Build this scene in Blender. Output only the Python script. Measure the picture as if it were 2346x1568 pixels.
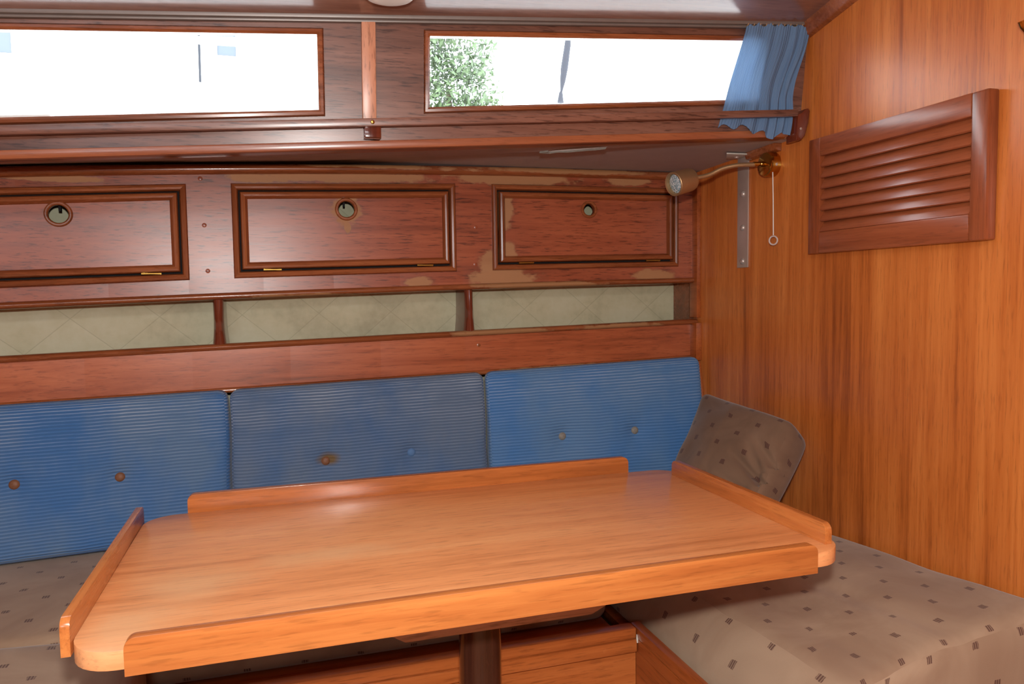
import bpy, bmesh, math, random
import numpy as np
from mathutils import Vector, Matrix, noise
from mathutils.geometry import tessellate_polygon

for o in list(bpy.data.objects):
    bpy.data.objects.remove(o, do_unlink=True)
scene = bpy.context.scene
COL = scene.collection
random.seed(7)

# ------------------------------------------------------------------ camera, world, lights, exposure
cam_data = bpy.data.cameras.new('camera')
cam_data.sensor_width = 36.0
cam_data.lens = 1700.0 * 36.0 / 2346.0
cam_data.clip_start = 0.02
cam = bpy.data.objects.new('camera', cam_data)
COL.objects.link(cam)
cam.matrix_world = Matrix(((0.95473013, 0.03252588, -0.29568978, 0.0),
                           (-0.29715739, 0.05848003, -0.95303598, 0.0),
                           (-0.01370638, 0.99775856, 0.06549795, 1.08),
                           (0, 0, 0, 1)))
scene.camera = cam

vs = scene.view_settings
vs.view_transform = 'Standard'
vs.look = 'None'
vs.gamma = 1.0
vs.exposure = 0.0
vs.use_curve_mapping = False

world = bpy.data.worlds.new('overcast_sky')
scene.world = world
world.use_nodes = True
bg = world.node_tree.nodes['Background']
bg.inputs['Color'].default_value = (0.86, 0.93, 1.0, 1)
bg.inputs['Strength'].default_value = 8.0

def add_light(name, kind, loc, energy, color=(1, 1, 1), rot=None, **kw):
    d = bpy.data.lights.new(name, kind)
    d.energy = energy
    d.color = color
    for k, v in kw.items():
        setattr(d, k, v)
    o = bpy.data.objects.new(name, d)
    o.location = loc
    if rot:
        o.rotation_euler = rot
    COL.objects.link(o)
    return o

# sun from behind the boat, high: it lights the house and tree, the coachroof keeps it out of the cabin
add_light('sun', 'SUN', (0, -5, 8), 4.0, (1.0, 0.97, 0.92), (math.radians(42), 0, math.radians(-12)), angle=0.01)
# the photographer's flash, just above the lens
add_light('camera_flash', 'POINT', (0.0, -0.02, 1.195), 66.0, (1.0, 0.97, 0.93), shadow_soft_size=0.022)
# daylight in the window of the opposite cabin side
for xx, ww, ee in ((-1.08, 0.50, 3.5),):
    add_light('opposite_window_daylight', 'AREA', (xx, -1.17, 1.46), ee, (0.86, 0.93, 1.0),
              (math.radians(90), 0, 0), shape='RECTANGLE', size=ww, size_y=0.24)
add_light('overhead_fill_light', 'AREA', (-0.25, -0.55, 1.72), 27.0, (0.95, 0.97, 1.0),  # added unseen overhead lamp behind the camera, ambient fill for the cabin
          (0, 0, 0), shape='RECTANGLE', size=0.6, size_y=0.6)


# ------------------------------------------------------------------ helpers: colours and materials
def S(r, g, b):
    f = lambda c: (c / 255 / 12.92) if c / 255 <= 0.04045 else ((c / 255 + 0.055) / 1.055) ** 2.4
    return (f(r), f(g), f(b), 1.0)


class NT:
    """small node-tree helper"""
    def __init__(self, name):
        self.m = bpy.data.materials.new(name)
        self.m.use_nodes = True
        self.t = self.m.node_tree
        self.b = self.t.nodes['Principled BSDF']
        self.out = self.t.nodes['Material Output']

    def n(self, typ, **kw):
        nd = self.t.nodes.new(typ)
        for k, v in kw.items():
            setattr(nd, k, v)
        return nd

    def l(self, a, b):
        self.t.links.new(a, b)

    def val(self, sock, v):
        if isinstance(v, bpy.types.NodeSocket):
            self.l(v, sock)
        else:
            sock.default_value = v

    def math(self, op, a, b=None, c=None, clamp=False):
        nd = self.n('ShaderNodeMath', operation=op)
        nd.use_clamp = clamp
        self.val(nd.inputs[0], a)
        if b is not None:
            self.val(nd.inputs[1], b)
        if c is not None:
            self.val(nd.inputs[2], c)
        return nd.outputs[0]

    def mix(self, fac, a, b, typ='MIX'):
        nd = self.n('ShaderNodeMix', data_type='RGBA', blend_type=typ)
        self.val(nd.inputs[0], fac)
        self.val(nd.inputs[6], a)
        self.val(nd.inputs[7], b)
        return nd.outputs[2]

    def ramp(self, fac, stops):
        nd = self.n('ShaderNodeValToRGB')
        el = nd.color_ramp.elements
        el[0].position, el[0].color = stops[0]
        el[1].position, el[1].color = stops[-1]
        for p, c in stops[1:-1]:
            e = el.new(p)
            e.color = c
        self.l(fac, nd.inputs[0])
        return nd.outputs[0]

    def noise(self, vec, scale, detail=4, rough=0.55, dist=0.0):
        nd = self.n('ShaderNodeTexNoise')
        nd.inputs['Scale'].default_value = scale
        nd.inputs['Detail'].default_value = detail
        nd.inputs['Roughness'].default_value = rough
        nd.inputs['Distortion'].default_value = dist
        self.l(vec, nd.inputs['Vector'])
        return nd.outputs['Fac']

    def mapped(self, vec, scale=(1, 1, 1), loc=(0, 0, 0)):
        nd = self.n('ShaderNodeMapping')
        nd.inputs['Scale'].default_value = scale
        nd.inputs['Location'].default_value = loc
        self.l(vec, nd.inputs['Vector'])
        return nd.outputs[0]

    def coord(self, which='Object'):
        return self.n('ShaderNodeTexCoord').outputs[which]

    def bump(self, h, strength, dist=0.002):
        nd = self.n('ShaderNodeBump')
        nd.inputs['Strength'].default_value = strength
        nd.inputs['Distance'].default_value = dist
        self.l(h, nd.inputs['Height'])
        self.l(nd.outputs[0], self.b.inputs['Normal'])

    def set(self, **kw):
        for k, v in kw.items():
            self.val(self.b.inputs[k.replace('_', ' ')], v)
        return self


def wood(name, dark, mid, light, axis='x', rough=0.35, coat=0.35, coat_rough=0.22, pore=0.35, figure=1.0,
         patches=(), patch_col=None, seed=0.0, coarse=1.0, soft=False):
    """varnished wood, grain along `axis`; patches = worn bare spots ((x,y,z),(rx,ry,rz)) in world metres"""
    m = NT(name)
    ob = m.coord('Object')
    ax = {'x': 0, 'y': 1, 'z': 2}[axis]
    def sc(along, across):
        s = [across] * 3
        s[ax] = along
        return tuple(s)
    warp = m.noise(m.mapped(ob, sc(1.3, 4.0), (seed, seed * 2, seed)), 1.0, 3)
    v1 = m.mapped(ob, sc(0.7 * coarse, 11.0 * coarse), (seed * 3, seed, 1.7))
    n1 = m.noise(v1, 1.0, 5, 0.6, 0.7 * figure)
    n2 = m.noise(m.mapped(ob, sc(2.2, 75.0 * coarse), (seed, 4, 2)), 1.0, 4, 0.65, 0.4)
    n3 = m.noise(m.mapped(ob, sc(20.0, 250.0), (1, seed, 5)), 1.0, 3, 0.6)
    f = m.math('ADD', m.math('MULTIPLY', n1, 0.55), m.math('MULTIPLY', n2, 0.45))
    f = m.math('ADD', f, m.math('MULTIPLY', m.math('SUBTRACT', warp, 0.5), 0.35))
    c = m.ramp(f, [(0.30, dark), (0.47, mid), (0.68, light)])
    pores = m.ramp(n3, [(0.34, (0.30, 0.26, 0.25, 1)), (0.46, (1, 1, 1, 1))])
    c = m.mix(pore, c, m.mix(1.0, c, pores, 'MULTIPLY'))
    r = m.math('ADD', rough - 0.06, m.math('MULTIPLY', n2, 0.14))
    cw = coat
    if patches:
        pos = m.n('ShaderNodeNewGeometry').outputs['Position']
        nz = m.noise(m.mapped(pos, (14, 14, 26)), 1.0, 4, 0.65)
        total = None
        for ctr, rad in patches:
            sub = m.n('ShaderNodeVectorMath', operation='SUBTRACT')
            m.l(pos, sub.inputs[0]); sub.inputs[1].default_value = ctr
            div = m.n('ShaderNodeVectorMath', operation='DIVIDE')
            m.l(sub.outputs[0], div.inputs[0]); div.inputs[1].default_value = rad
            ln = m.n('ShaderNodeVectorMath', operation='LENGTH')
            m.l(div.outputs[0], ln.inputs[0])
            fall = m.math('SUBTRACT', 1.0, ln.outputs['Value'], clamp=True)
            total = fall if total is None else m.math('MAXIMUM', total, fall)
        k = m.math('ADD', m.math('MULTIPLY', total, 1.2), m.math('MULTIPLY', m.math('SUBTRACT', nz, 0.5), 1.6))
        inside = m.math('MULTIPLY', m.math('GREATER_THAN', total, 0.001), 1.0)
        k = m.math('MULTIPLY', k, inside)
        if soft:
            mask = m.math('MULTIPLY', m.ramp(k, [(0.05, (0, 0, 0, 1)), (1.0, (1, 1, 1, 1))]), 0.6)
        else:
            mask = m.ramp(k, [(0.27, (0, 0, 0, 1)), (0.48, (0.9, 0.9, 0.9, 1))])
            halo = m.ramp(k, [(0.05, (0, 0, 0, 1)), (0.5, (1, 1, 1, 1))])
            c = m.mix(m.math('MULTIPLY', halo, 0.35), c, S(78, 56, 46))
        pc = m.mix(m.math('MULTIPLY', n1, 0.55), patch_col, dark)
        c = m.mix(mask, c, pc)
        r = m.math('ADD', r, m.math('MULTIPLY', mask, 0.25))
        cw = m.math('SUBTRACT', coat, m.math('MULTIPLY', mask, coat))
    m.set(Base_Color=c, Roughness=r, Coat_Weight=cw, Coat_Roughness=coat_rough)
    m.b.inputs['Specular IOR Level'].default_value = 0.3
    h = m.math('ADD', m.math('MULTIPLY', n3, 0.5), m.math('MULTIPLY', n2, 0.5))
    m.bump(h, 0.13, 0.0015)
    return m.m


def plain(name, col, rough=0.5, metal=0.0, nscale=40.0, var=0.12, **kw):
    m = NT(name)
    n1 = m.noise(m.coord('Object'), nscale, 4)
    d = tuple(x * (1 - var * 2) for x in col[:3]) + (1,)
    m.set(Base_Color=m.mix(n1, d, col), Metallic=metal,
          Roughness=m.math('ADD', rough - 0.05, m.math('MULTIPLY', n1, 0.1)), **kw)
    return m.m


MAT = {}
TEAK = dict(dark=S(128, 62, 22), mid=S(184, 101, 42), light=S(208, 126, 60))
MAHO = dict(dark=S(76, 48, 39), mid=S(114, 75, 60), light=S(142, 99, 82))
LOCK = dict(dark=S(106, 52, 32), mid=S(146, 74, 46), light=S(170, 92, 58))
lock_patches = [((0.60, 2.04, 1.120), (0.14, 0.2, 0.045)), ((0.575, 2.04, 1.165), (0.06, 0.2, 0.05)),
                ((0.36, 2.06, 1.115), (0.05, 0.2, 0.02)), ((1.06, 2.0, 1.128), (0.09, 0.2, 0.022)),
                ((0.15, 2.01, 1.392), (0.35, 0.2, 0.020)), ((0.62, 2.04, 1.403), (0.30, 0.2, 0.026)),
                ((0.98, 2.0, 1.405), (0.10, 0.2, 0.020)), ((-0.50, 1.97, 1.360), (0.16, 0.2, 0.012)),
                ((-0.05, 2.0, 1.380), (0.10, 0.2, 0.016))]
door_patches = [((0.172, 2.01, 1.306), (0.055, 0.2, 0.056)), ((0.174, 2.01, 1.258), (0.012, 0.2, 0.026)),
                ((0.615, 2.04, 1.19), (0.045, 0.2, 0.06)), ((0.60, 2.04, 1.32), (0.045, 0.2, 0.09)),
                ((0.20, 2.08, 1.155), (0.30, 0.2, 0.014)), ((0.85, 2.02, 1.166), (0.25, 0.2, 0.012)),
                ((-0.30, 2.13, 1.345), (0.10, 0.2, 0.008))]
edge_patches = [((-0.62, 2.17, 0.935), (0.10, 0.2, 0.02)), ((-0.35, 2.14, 0.945), (0.05, 0.2, 0.02)),
                ((0.60, 2.04, 0.97), (0.20, 0.2, 0.02)), ((0.95, 2.0, 0.975), (0.18, 0.2, 0.02)),
                ((0.30, 2.07, 0.835), (0.45, 0.2, 0.02)), ((0.85, 2.0, 0.858), (0.35, 0.2, 0.02)),
                ((-0.45, 2.15, 0.822), (0.3, 0.2, 0.012)), ((0.05, 2.1, 1.082), (0.35, 0.2, 0.01)),
                ((0.70, 2.03, 1.103), (0.30, 0.2, 0.014)), ((0.2, 2.08, 1.42), (0.5, 0.2, 0.012)),
                ((0.80, 2.02, 1.425), (0.35, 0.2, 0.012))]
TAN = S(182, 136, 92)
MAT['bulkhead'] = wood('teak_bulkhead_veneer', axis='z', figure=1.6, rough=0.36, coat=0.3, coat_rough=0.3, pore=0.3, **TEAK)
MAT['coach'] = wood('dark_mahogany_panel', axis='x', rough=0.32, coat=0.5, coat_rough=0.25, pore=0.8, seed=2.1, **MAHO)
MAT['lock'] = wood('locker_mahogany', axis='x', rough=0.34, coat=0.40, coat_rough=0.28, pore=0.85, seed=3.3,
                   patches=lock_patches, patch_col=TAN, **LOCK)
MAT['door'] = wood('locker_door_mahogany', axis='x', rough=0.34, coat=0.38, coat_rough=0.28, pore=0.7, seed=5.2,
                   patches=door_patches, patch_col=TAN, **LOCK)
MAT['moulding'] = wood('varnished_moulding', S(92, 48, 26), S(132, 72, 40), S(160, 94, 56), 'x', 0.26, 0.6, 0.15, 0.4, seed=1.4,
                       patches=edge_patches, patch_col=TAN)
MAT['moulding_z'] = wood('varnished_moulding_upright', S(92, 48, 26), S(132, 72, 40), S(160, 94, 56), 'z', 0.26, 0.6, 0.15, 0.4, seed=1.9)
MAT['fascia'] = wood('shelf_fascia_mahogany', S(112, 56, 30), S(156, 80, 46), S(182, 102, 62), 'x', 0.32, 0.5, 0.25, 0.4, seed=7.7)
MAT['post'] = wood('varnished_post', S(66, 26, 16), S(98, 42, 26), S(120, 56, 36), 'z', 0.2, 0.7, 0.1, 0.2, seed=4.4)
MAT['table'] = wood('table_teak', S(188, 118, 70), S(218, 146, 92), S(232, 168, 112), 'x', 0.30, 0.45, 0.22, 0.35, seed=9.1, coarse=0.8,
                    patches=[((-0.19, 0.93, 0.70), (0.10, 0.10, 0.05)), ((-0.12, 1.05, 0.70), (0.10, 0.09, 0.05)),
                             ((0.06, 1.10, 0.70), (0.16, 0.05, 0.05))], patch_col=S(216, 180, 136), soft=True)
MAT['fiddle'] = wood('table_fiddle_teak', S(132, 72, 32), S(170, 98, 48), S(196, 124, 64), 'x', 0.26, 0.6, 0.16, 0.3, seed=6.2)
MAT['fiddle_y'] = wood('table_fiddle_teak_end', S(132, 72, 32), S(170, 98, 48), S(196, 124, 64), 'y', 0.26, 0.6, 0.16, 0.3, seed=6.9)
MAT['bench'] = wood('bench_teak', S(124, 62, 26), S(172, 94, 44), S(196, 114, 58), 'x', 0.3, 0.5, 0.2, 0.4, seed=8.2)
MAT['bench_y'] = wood('bench_teak_end', S(104, 50, 20), S(146, 74, 32), S(170, 92, 44), 'y', 0.3, 0.5, 0.2, 0.4, seed=8.8)
MAT['louver_y'] = wood('louver_mahogany', S(98, 48, 26), S(136, 70, 40), S(160, 88, 54), 'y', 0.3, 0.5, 0.2, 0.3, seed=3.9)
MAT['louver_z'] = wood('louver_mahogany_stile', S(98, 48, 26), S(140, 72, 40), S(164, 90, 54), 'z', 0.3, 0.5, 0.2, 0.3, seed=3.1)
MAT['batten'] = wood('pale_batten', S(160, 100, 74), S(188, 126, 96), S(204, 146, 114), 'z', 0.35, 0.4, 0.3, 0.5, seed=2.9)
MAT['lip'] = wood('orange_lip', S(112, 60, 36), S(142, 80, 50), S(160, 96, 62), 'x', 0.3, 0.5, 0.2, 0.3, seed=1.9)
MAT['ceiling'] = wood('dark_ceiling_panel', S(92, 62, 52), S(122, 86, 72), S(144, 106, 90), 'x', 0.40, 1.0, 0.14, 0.3, seed=5.9)
MAT['deckunder'] = plain('dark_deck_lining', S(182, 170, 166), 0.6, nscale=25)
MAT['pedestal'] = wood('dark_varnished_pedestal', S(34, 18, 14), S(52, 28, 20), S(70, 40, 28), 'z', 0.16, 0.8, 0.06, 0.2, seed=2.2)
MAT['ply'] = wood('raw_plywood_edge', S(140, 100, 70), S(172, 126, 92), S(194, 150, 110), 'x', 0.6, 0.0, 0.3, 0.5, seed=1.1)
MAT['sole'] = wood('cabin_sole', S(80, 46, 24), S(120, 72, 38), S(146, 92, 52), 'x', 0.35, 0.4, 0.2, 0.4, seed=4.9)
MAT['track'] = plain('grey_track', S(122, 112, 106), 0.4, 0.2)
MAT['whitep'] = plain('white_plastic', S(232, 230, 222), 0.35, var=0.04)
MAT['brass'] = plain('polished_brass', S(206, 160, 78), 0.18, 1.0, var=0.1)
MAT['brushed'] = plain('brushed_antique_brass', S(196, 164, 122), 0.42, 0.75, var=0.1)
MAT['steel'] = plain('stainless_steel', S(200, 190, 182), 0.38, 0.6, var=0.06)
MAT['sealant'] = plain('white_sealant', S(208, 205, 195), 0.6, var=0.08)
MAT['cord'] = plain('white_cord', S(225, 220, 212), 0.7, var=0.05)
MAT['dark'] = plain('dark_void', S(24, 20, 20), 0.9)  # near-black: shade painted into gaps and holes, also the latch colour
MAT['hinge'] = plain('dull_brass_hinge', S(176, 140, 70), 0.35, 1.0)
MAT['fray'] = plain('frayed_lining_edge', S(140, 138, 130), 0.8, nscale=150, var=0.2)

# bevelled clear plastic ring for the pull cord
m = NT('clear_plastic_ring')
m.set(Base_Color=m.mix(m.noise(m.coord(), 30), S(214, 200, 194), S(236, 226, 220)), Roughness=0.25)
m.b.inputs['Transmission Weight'].default_value = 0.35
MAT['ring'] = m.m

# halogen bulb: faceted cool glass reflector
m = NT('halogen_bulb_glass')
vor = m.n('ShaderNodeTexVoronoi'); vor.inputs['Scale'].default_value = 260
m.l(m.coord(), vor.inputs['Vector'])
m.set(Base_Color=m.ramp(vor.outputs['Distance'], [(0.1, S(245, 252, 255)), (0.7, S(130, 160, 170))]), Metallic=0.2, Roughness=0.2)
m.bump(vor.outputs['Distance'], 0.8, 0.002)
MAT['bulb'] = m.m

# hull lining: quilted greenish vinyl with fine stitched lozenge lines
m = NT('quilted_green_vinyl')
ob = m.coord('Object')
sx = m.n('ShaderNodeSeparateXYZ'); m.l(ob, sx.inputs[0])
P_ = 0.20
a = m.math('ADD', m.math('DIVIDE', sx.outputs['X'], P_), m.math('DIVIDE', sx.outputs['Z'], P_ * 0.86))
b = m.math('SUBTRACT', m.math('DIVIDE', sx.outputs['X'], P_), m.math('DIVIDE', sx.outputs['Z'], P_ * 0.86))
da = m.math('ABSOLUTE', m.math('SUBTRACT', m.math('FRACT', a), 0.5))
db = m.math('ABSOLUTE', m.math('SUBTRACT', m.math('FRACT', b), 0.5))
line = m.math('MINIMUM', da, db)
lm = m.ramp(line, [(0.004, (1, 1, 1, 1)), (0.011, (0, 0, 0, 1))])
nz = m.noise(ob, 6.0, 5); nz2 = m.noise(ob, 55.0, 3)
c = m.ramp(m.math('ADD', m.math('MULTIPLY', nz, 0.75), m.math('MULTIPLY', nz2, 0.25)),
           [(0.32, S(158, 154, 124)), (0.50, S(180, 176, 144)), (0.70, S(190, 188, 160))])
c = m.mix(m.math('MULTIPLY', lm, 0.28), c, S(110, 106, 80))
m.set(Base_Color=c, Roughness=0.6)
m.bump(m.ramp(line, [(0.0, (0, 0, 0, 1)), (0.06, (1, 1, 1, 1))]), 0.12, 0.003)
MAT['vinyl'] = m.m

# blue corduroy: ribs run across (uv v in metres), faded in patches, stains as patches of their own
def corduroy(name, base, faded, seed, stains=()):
    m = NT(name)
    uv = m.coord('UV'); sp = m.n('ShaderNodeSeparateXYZ'); m.l(uv, sp.inputs[0])
    ripple = m.noise(m.mapped(uv, (9, 3, 1), (seed, 0, 0)), 1.0, 2)
    v = m.math('ADD', sp.outputs['Y'], m.math('MULTIPLY', ripple, 0.006))
    w = m.math('SINE', m.math('MULTIPLY', v, 2 * math.pi / 0.0078))
    w01 = m.math('MULTIPLY_ADD', w, 0.5, 0.5)
    blot = m.noise(m.mapped(uv, (4.2, 2.4, 1), (seed, seed, 0)), 1.0, 4, 0.6)
    fib = m.noise(m.mapped(uv, (500, 1200, 1)), 1.0, 2)
    dusty = m.noise(m.mapped(uv, (7, 22, 1), (seed * 2, 1, 0)), 1.0, 4, 0.6)
    c = m.mix(m.ramp(blot, [(0.40, (0, 0, 0, 1)), (0.60, (1, 1, 1, 1))]), base, faded)
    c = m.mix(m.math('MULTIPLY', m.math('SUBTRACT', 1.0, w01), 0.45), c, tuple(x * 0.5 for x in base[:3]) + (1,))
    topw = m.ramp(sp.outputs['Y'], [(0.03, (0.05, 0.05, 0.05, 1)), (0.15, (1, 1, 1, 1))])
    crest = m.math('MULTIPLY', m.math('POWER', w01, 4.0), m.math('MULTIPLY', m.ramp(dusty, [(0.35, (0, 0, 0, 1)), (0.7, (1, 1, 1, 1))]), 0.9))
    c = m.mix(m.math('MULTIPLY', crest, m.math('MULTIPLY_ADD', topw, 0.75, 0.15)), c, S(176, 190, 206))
    c = m.mix(m.math('MULTIPLY', fib, 0.25), c, tuple(x * 0.6 for x in base[:3]) + (1,))
    for (u0, v0, ru, rv, sc) in stains:
        du = m.math('DIVIDE', m.math('SUBTRACT', sp.outputs['X'], u0), ru)
        dv = m.math('DIVIDE', m.math('SUBTRACT', sp.outputs['Y'], v0), rv)
        dd = m.math('SQRT', m.math('ADD', m.math('MULTIPLY', du, du), m.math('MULTIPLY', dv, dv)))
        dd = m.math('ADD', dd, m.math('MULTIPLY', m.math('SUBTRACT', dusty, 0.5), 0.9))
        c = m.mix(m.ramp(dd, [(0.35, (0.85, 0.85, 0.85, 1)), (1.0, (0, 0, 0, 1))]), c, sc)
    m.set(Base_Color=c, Roughness=0.9)
    m.b.inputs['Sheen Weight'].default_value = 0.25
    m.b.inputs['Sheen Roughness'].default_value = 0.4
    m.b.inputs['Specular IOR Level'].default_value = 0.15
    m.bump(w01, 0.65, 0.0022)
    return m.m

# brown velvet with small dark woven squares in staggered rows (uv in metres)
def velvet(name, base, pale, pitch_u, pitch_v, dot, seed=0.0):
    m = NT(name)
    uv = m.coord('UV'); sp = m.n('ShaderNodeSeparateXYZ'); m.l(uv, sp.inputs[0])
    jit = m.noise(m.mapped(uv, (70, 70, 1)), 1.0, 2)
    def lattice(off):
        du = m.math('ABSOLUTE', m.math('SUBTRACT', m.math('FRACT', m.math('ADD', m.math('DIVIDE', sp.outputs['X'], pitch_u), off)), 0.5))
        dv = m.math('ABSOLUTE', m.math('SUBTRACT', m.math('FRACT', m.math('ADD', m.math('DIVIDE', sp.outputs['Y'], pitch_v), off)), 0.5))
        k = m.math('MAXIMUM', m.math('MULTIPLY', du, pitch_u / dot), m.math('MULTIPLY', dv, pitch_v / dot))
        k = m.math('ADD', k, m.math('MULTIPLY', m.math('SUBTRACT', jit, 0.5), 0.5))
        return m.math('LESS_THAN', k, 0.5)
    msk = m.math('MAXIMUM', lattice(0.0), lattice(0.5))
    thread = m.math('MULTIPLY_ADD', m.math('SINE', m.math('MULTIPLY', sp.outputs['X'], 2 * math.pi / 0.0045)), 0.3, 0.62)
    nap = m.noise(m.mapped(uv, (5, 5, 1), (seed, seed, 0)), 1.0, 4, 0.6, 0.6)
    c = m.mix(m.ramp(nap, [(0.38, (0, 0, 0, 1)), (0.64, (1, 1, 1, 1))]), base, pale)
    c = m.mix(m.math('MULTIPLY', msk, thread), c, S(66, 34, 34))
    fine = m.noise(m.mapped(uv, (900, 900, 1)), 1.0, 2)
    c = m.mix(m.math('MULTIPLY', fine, 0.18), c, tuple(x * 0.5 for x in base[:3]) + (1,))
    m.set(Base_Color=c, Roughness=0.95)
    m.b.inputs['Sheen Weight'].default_value = 0.18
    m.b.inputs['Sheen Roughness'].default_value = 0.45
    m.b.inputs['Specular IOR Level'].default_value = 0.1
    m.bump(fine, 0.12, 0.001)
    return m.m

MAT['velvet'] = velvet('dotted_tan_velvet', S(142, 116, 94), S(162, 138, 114), 0.105, 0.105, 0.0125)
MAT['velvet_dark'] = velvet('dotted_brown_velvet', S(110, 86, 68), S(126, 100, 80), 0.105, 0.105, 0.0155, 3.0)
CB, CF = S(68, 112, 166), S(100, 128, 158)
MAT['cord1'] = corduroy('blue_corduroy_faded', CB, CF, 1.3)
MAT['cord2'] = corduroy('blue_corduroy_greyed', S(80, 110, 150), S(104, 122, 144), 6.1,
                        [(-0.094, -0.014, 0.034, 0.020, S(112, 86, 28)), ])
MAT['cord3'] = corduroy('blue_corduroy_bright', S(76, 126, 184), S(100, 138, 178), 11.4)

# window glass: mostly clear with a thin reflection
def glass(name, refl):
    m = NT(name)
    tr = m.n('ShaderNodeBsdfTransparent'); gl = m.n('ShaderNodeBsdfGlossy')
    gl.inputs['Roughness'].default_value = 0.0
    dirt = m.noise(m.coord(), 5.0, 5)
    m.l(m.mix(dirt, (0.93, 0.95, 0.96, 1), (1, 1, 1, 1)), tr.inputs['Color'])
    mx = m.n('ShaderNodeMixShader'); mx.inputs[0].default_value = refl
    m.l(tr.outputs[0], mx.inputs[1]); m.l(gl.outputs[0], mx.inputs[2])
    m.l(mx.outputs[0], m.out.inputs['Surface'])
    return m.m
MAT['glass'] = glass('window_glass', 0.035)

# curtain cotton: blue, a little translucent, faint stripes
m = NT('blue_curtain_cotton')
uv = m.coord('UV'); sp = m.n('ShaderNodeSeparateXYZ'); m.l(uv, sp.inputs[0])
st = m.math('MULTIPLY_ADD', m.math('SINE', m.math('MULTIPLY', sp.outputs['X'], 2 * math.pi / 0.006)), 0.5, 0.5)
nz = m.noise(m.mapped(uv, (14, 7, 1)), 1.0, 4)
c = m.mix(nz, S(70, 104, 148), S(104, 138, 176))
c = m.mix(m.math('MULTIPLY', st, 0.35), c, S(150, 178, 204))
m.set(Base_Color=c, Roughness=0.85)
m.bump(st, 0.3, 0.001)
tl = m.n('ShaderNodeBsdfTranslucent'); m.l(c, tl.inputs['Color'])
mx = m.n('ShaderNodeMixShader'); mx.inputs[0].default_value = 0.22
m.l(m.b.outputs[0], mx.inputs[1]); m.l(tl.outputs[0], mx.inputs[2]); m.l(mx.outputs[0], m.out.inputs['Surface'])
MAT['curtain'] = m.m

MAT['button_blue'] = plain('blue_cloth_button', S(84, 122, 168), 0.8, nscale=300)
MAT['button_rust'] = plain('rusty_bare_button', S(134, 88, 58), 0.6, nscale=220, var=0.3)
MAT['button_grey'] = plain('grey_worn_button', S(150, 146, 136), 0.6, nscale=220, var=0.3)
MAT['house'] = plain('white_render', S(250, 249, 245), 0.8, var=0.02)
MAT['housewin'] = plain('sky_tinted_pane', (0.080, 0.098, 0.120, 1), 0.5, nscale=3, var=0.05)  # flat blue stands in for the sky reflected in the house glass
MAT['gelcoat'] = plain('white_gelcoat', S(240, 240, 236), 0.5, var=0.03)
MAT['leaf'] = plain('green_leaf', S(98, 120, 78), 0.6, nscale=3, var=0.4)
MAT['bark'] = plain('grey_bark', S(96, 84, 70), 0.9)
MAT['rope'] = plain('dark_rope', S(52, 56, 64), 0.9)


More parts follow.
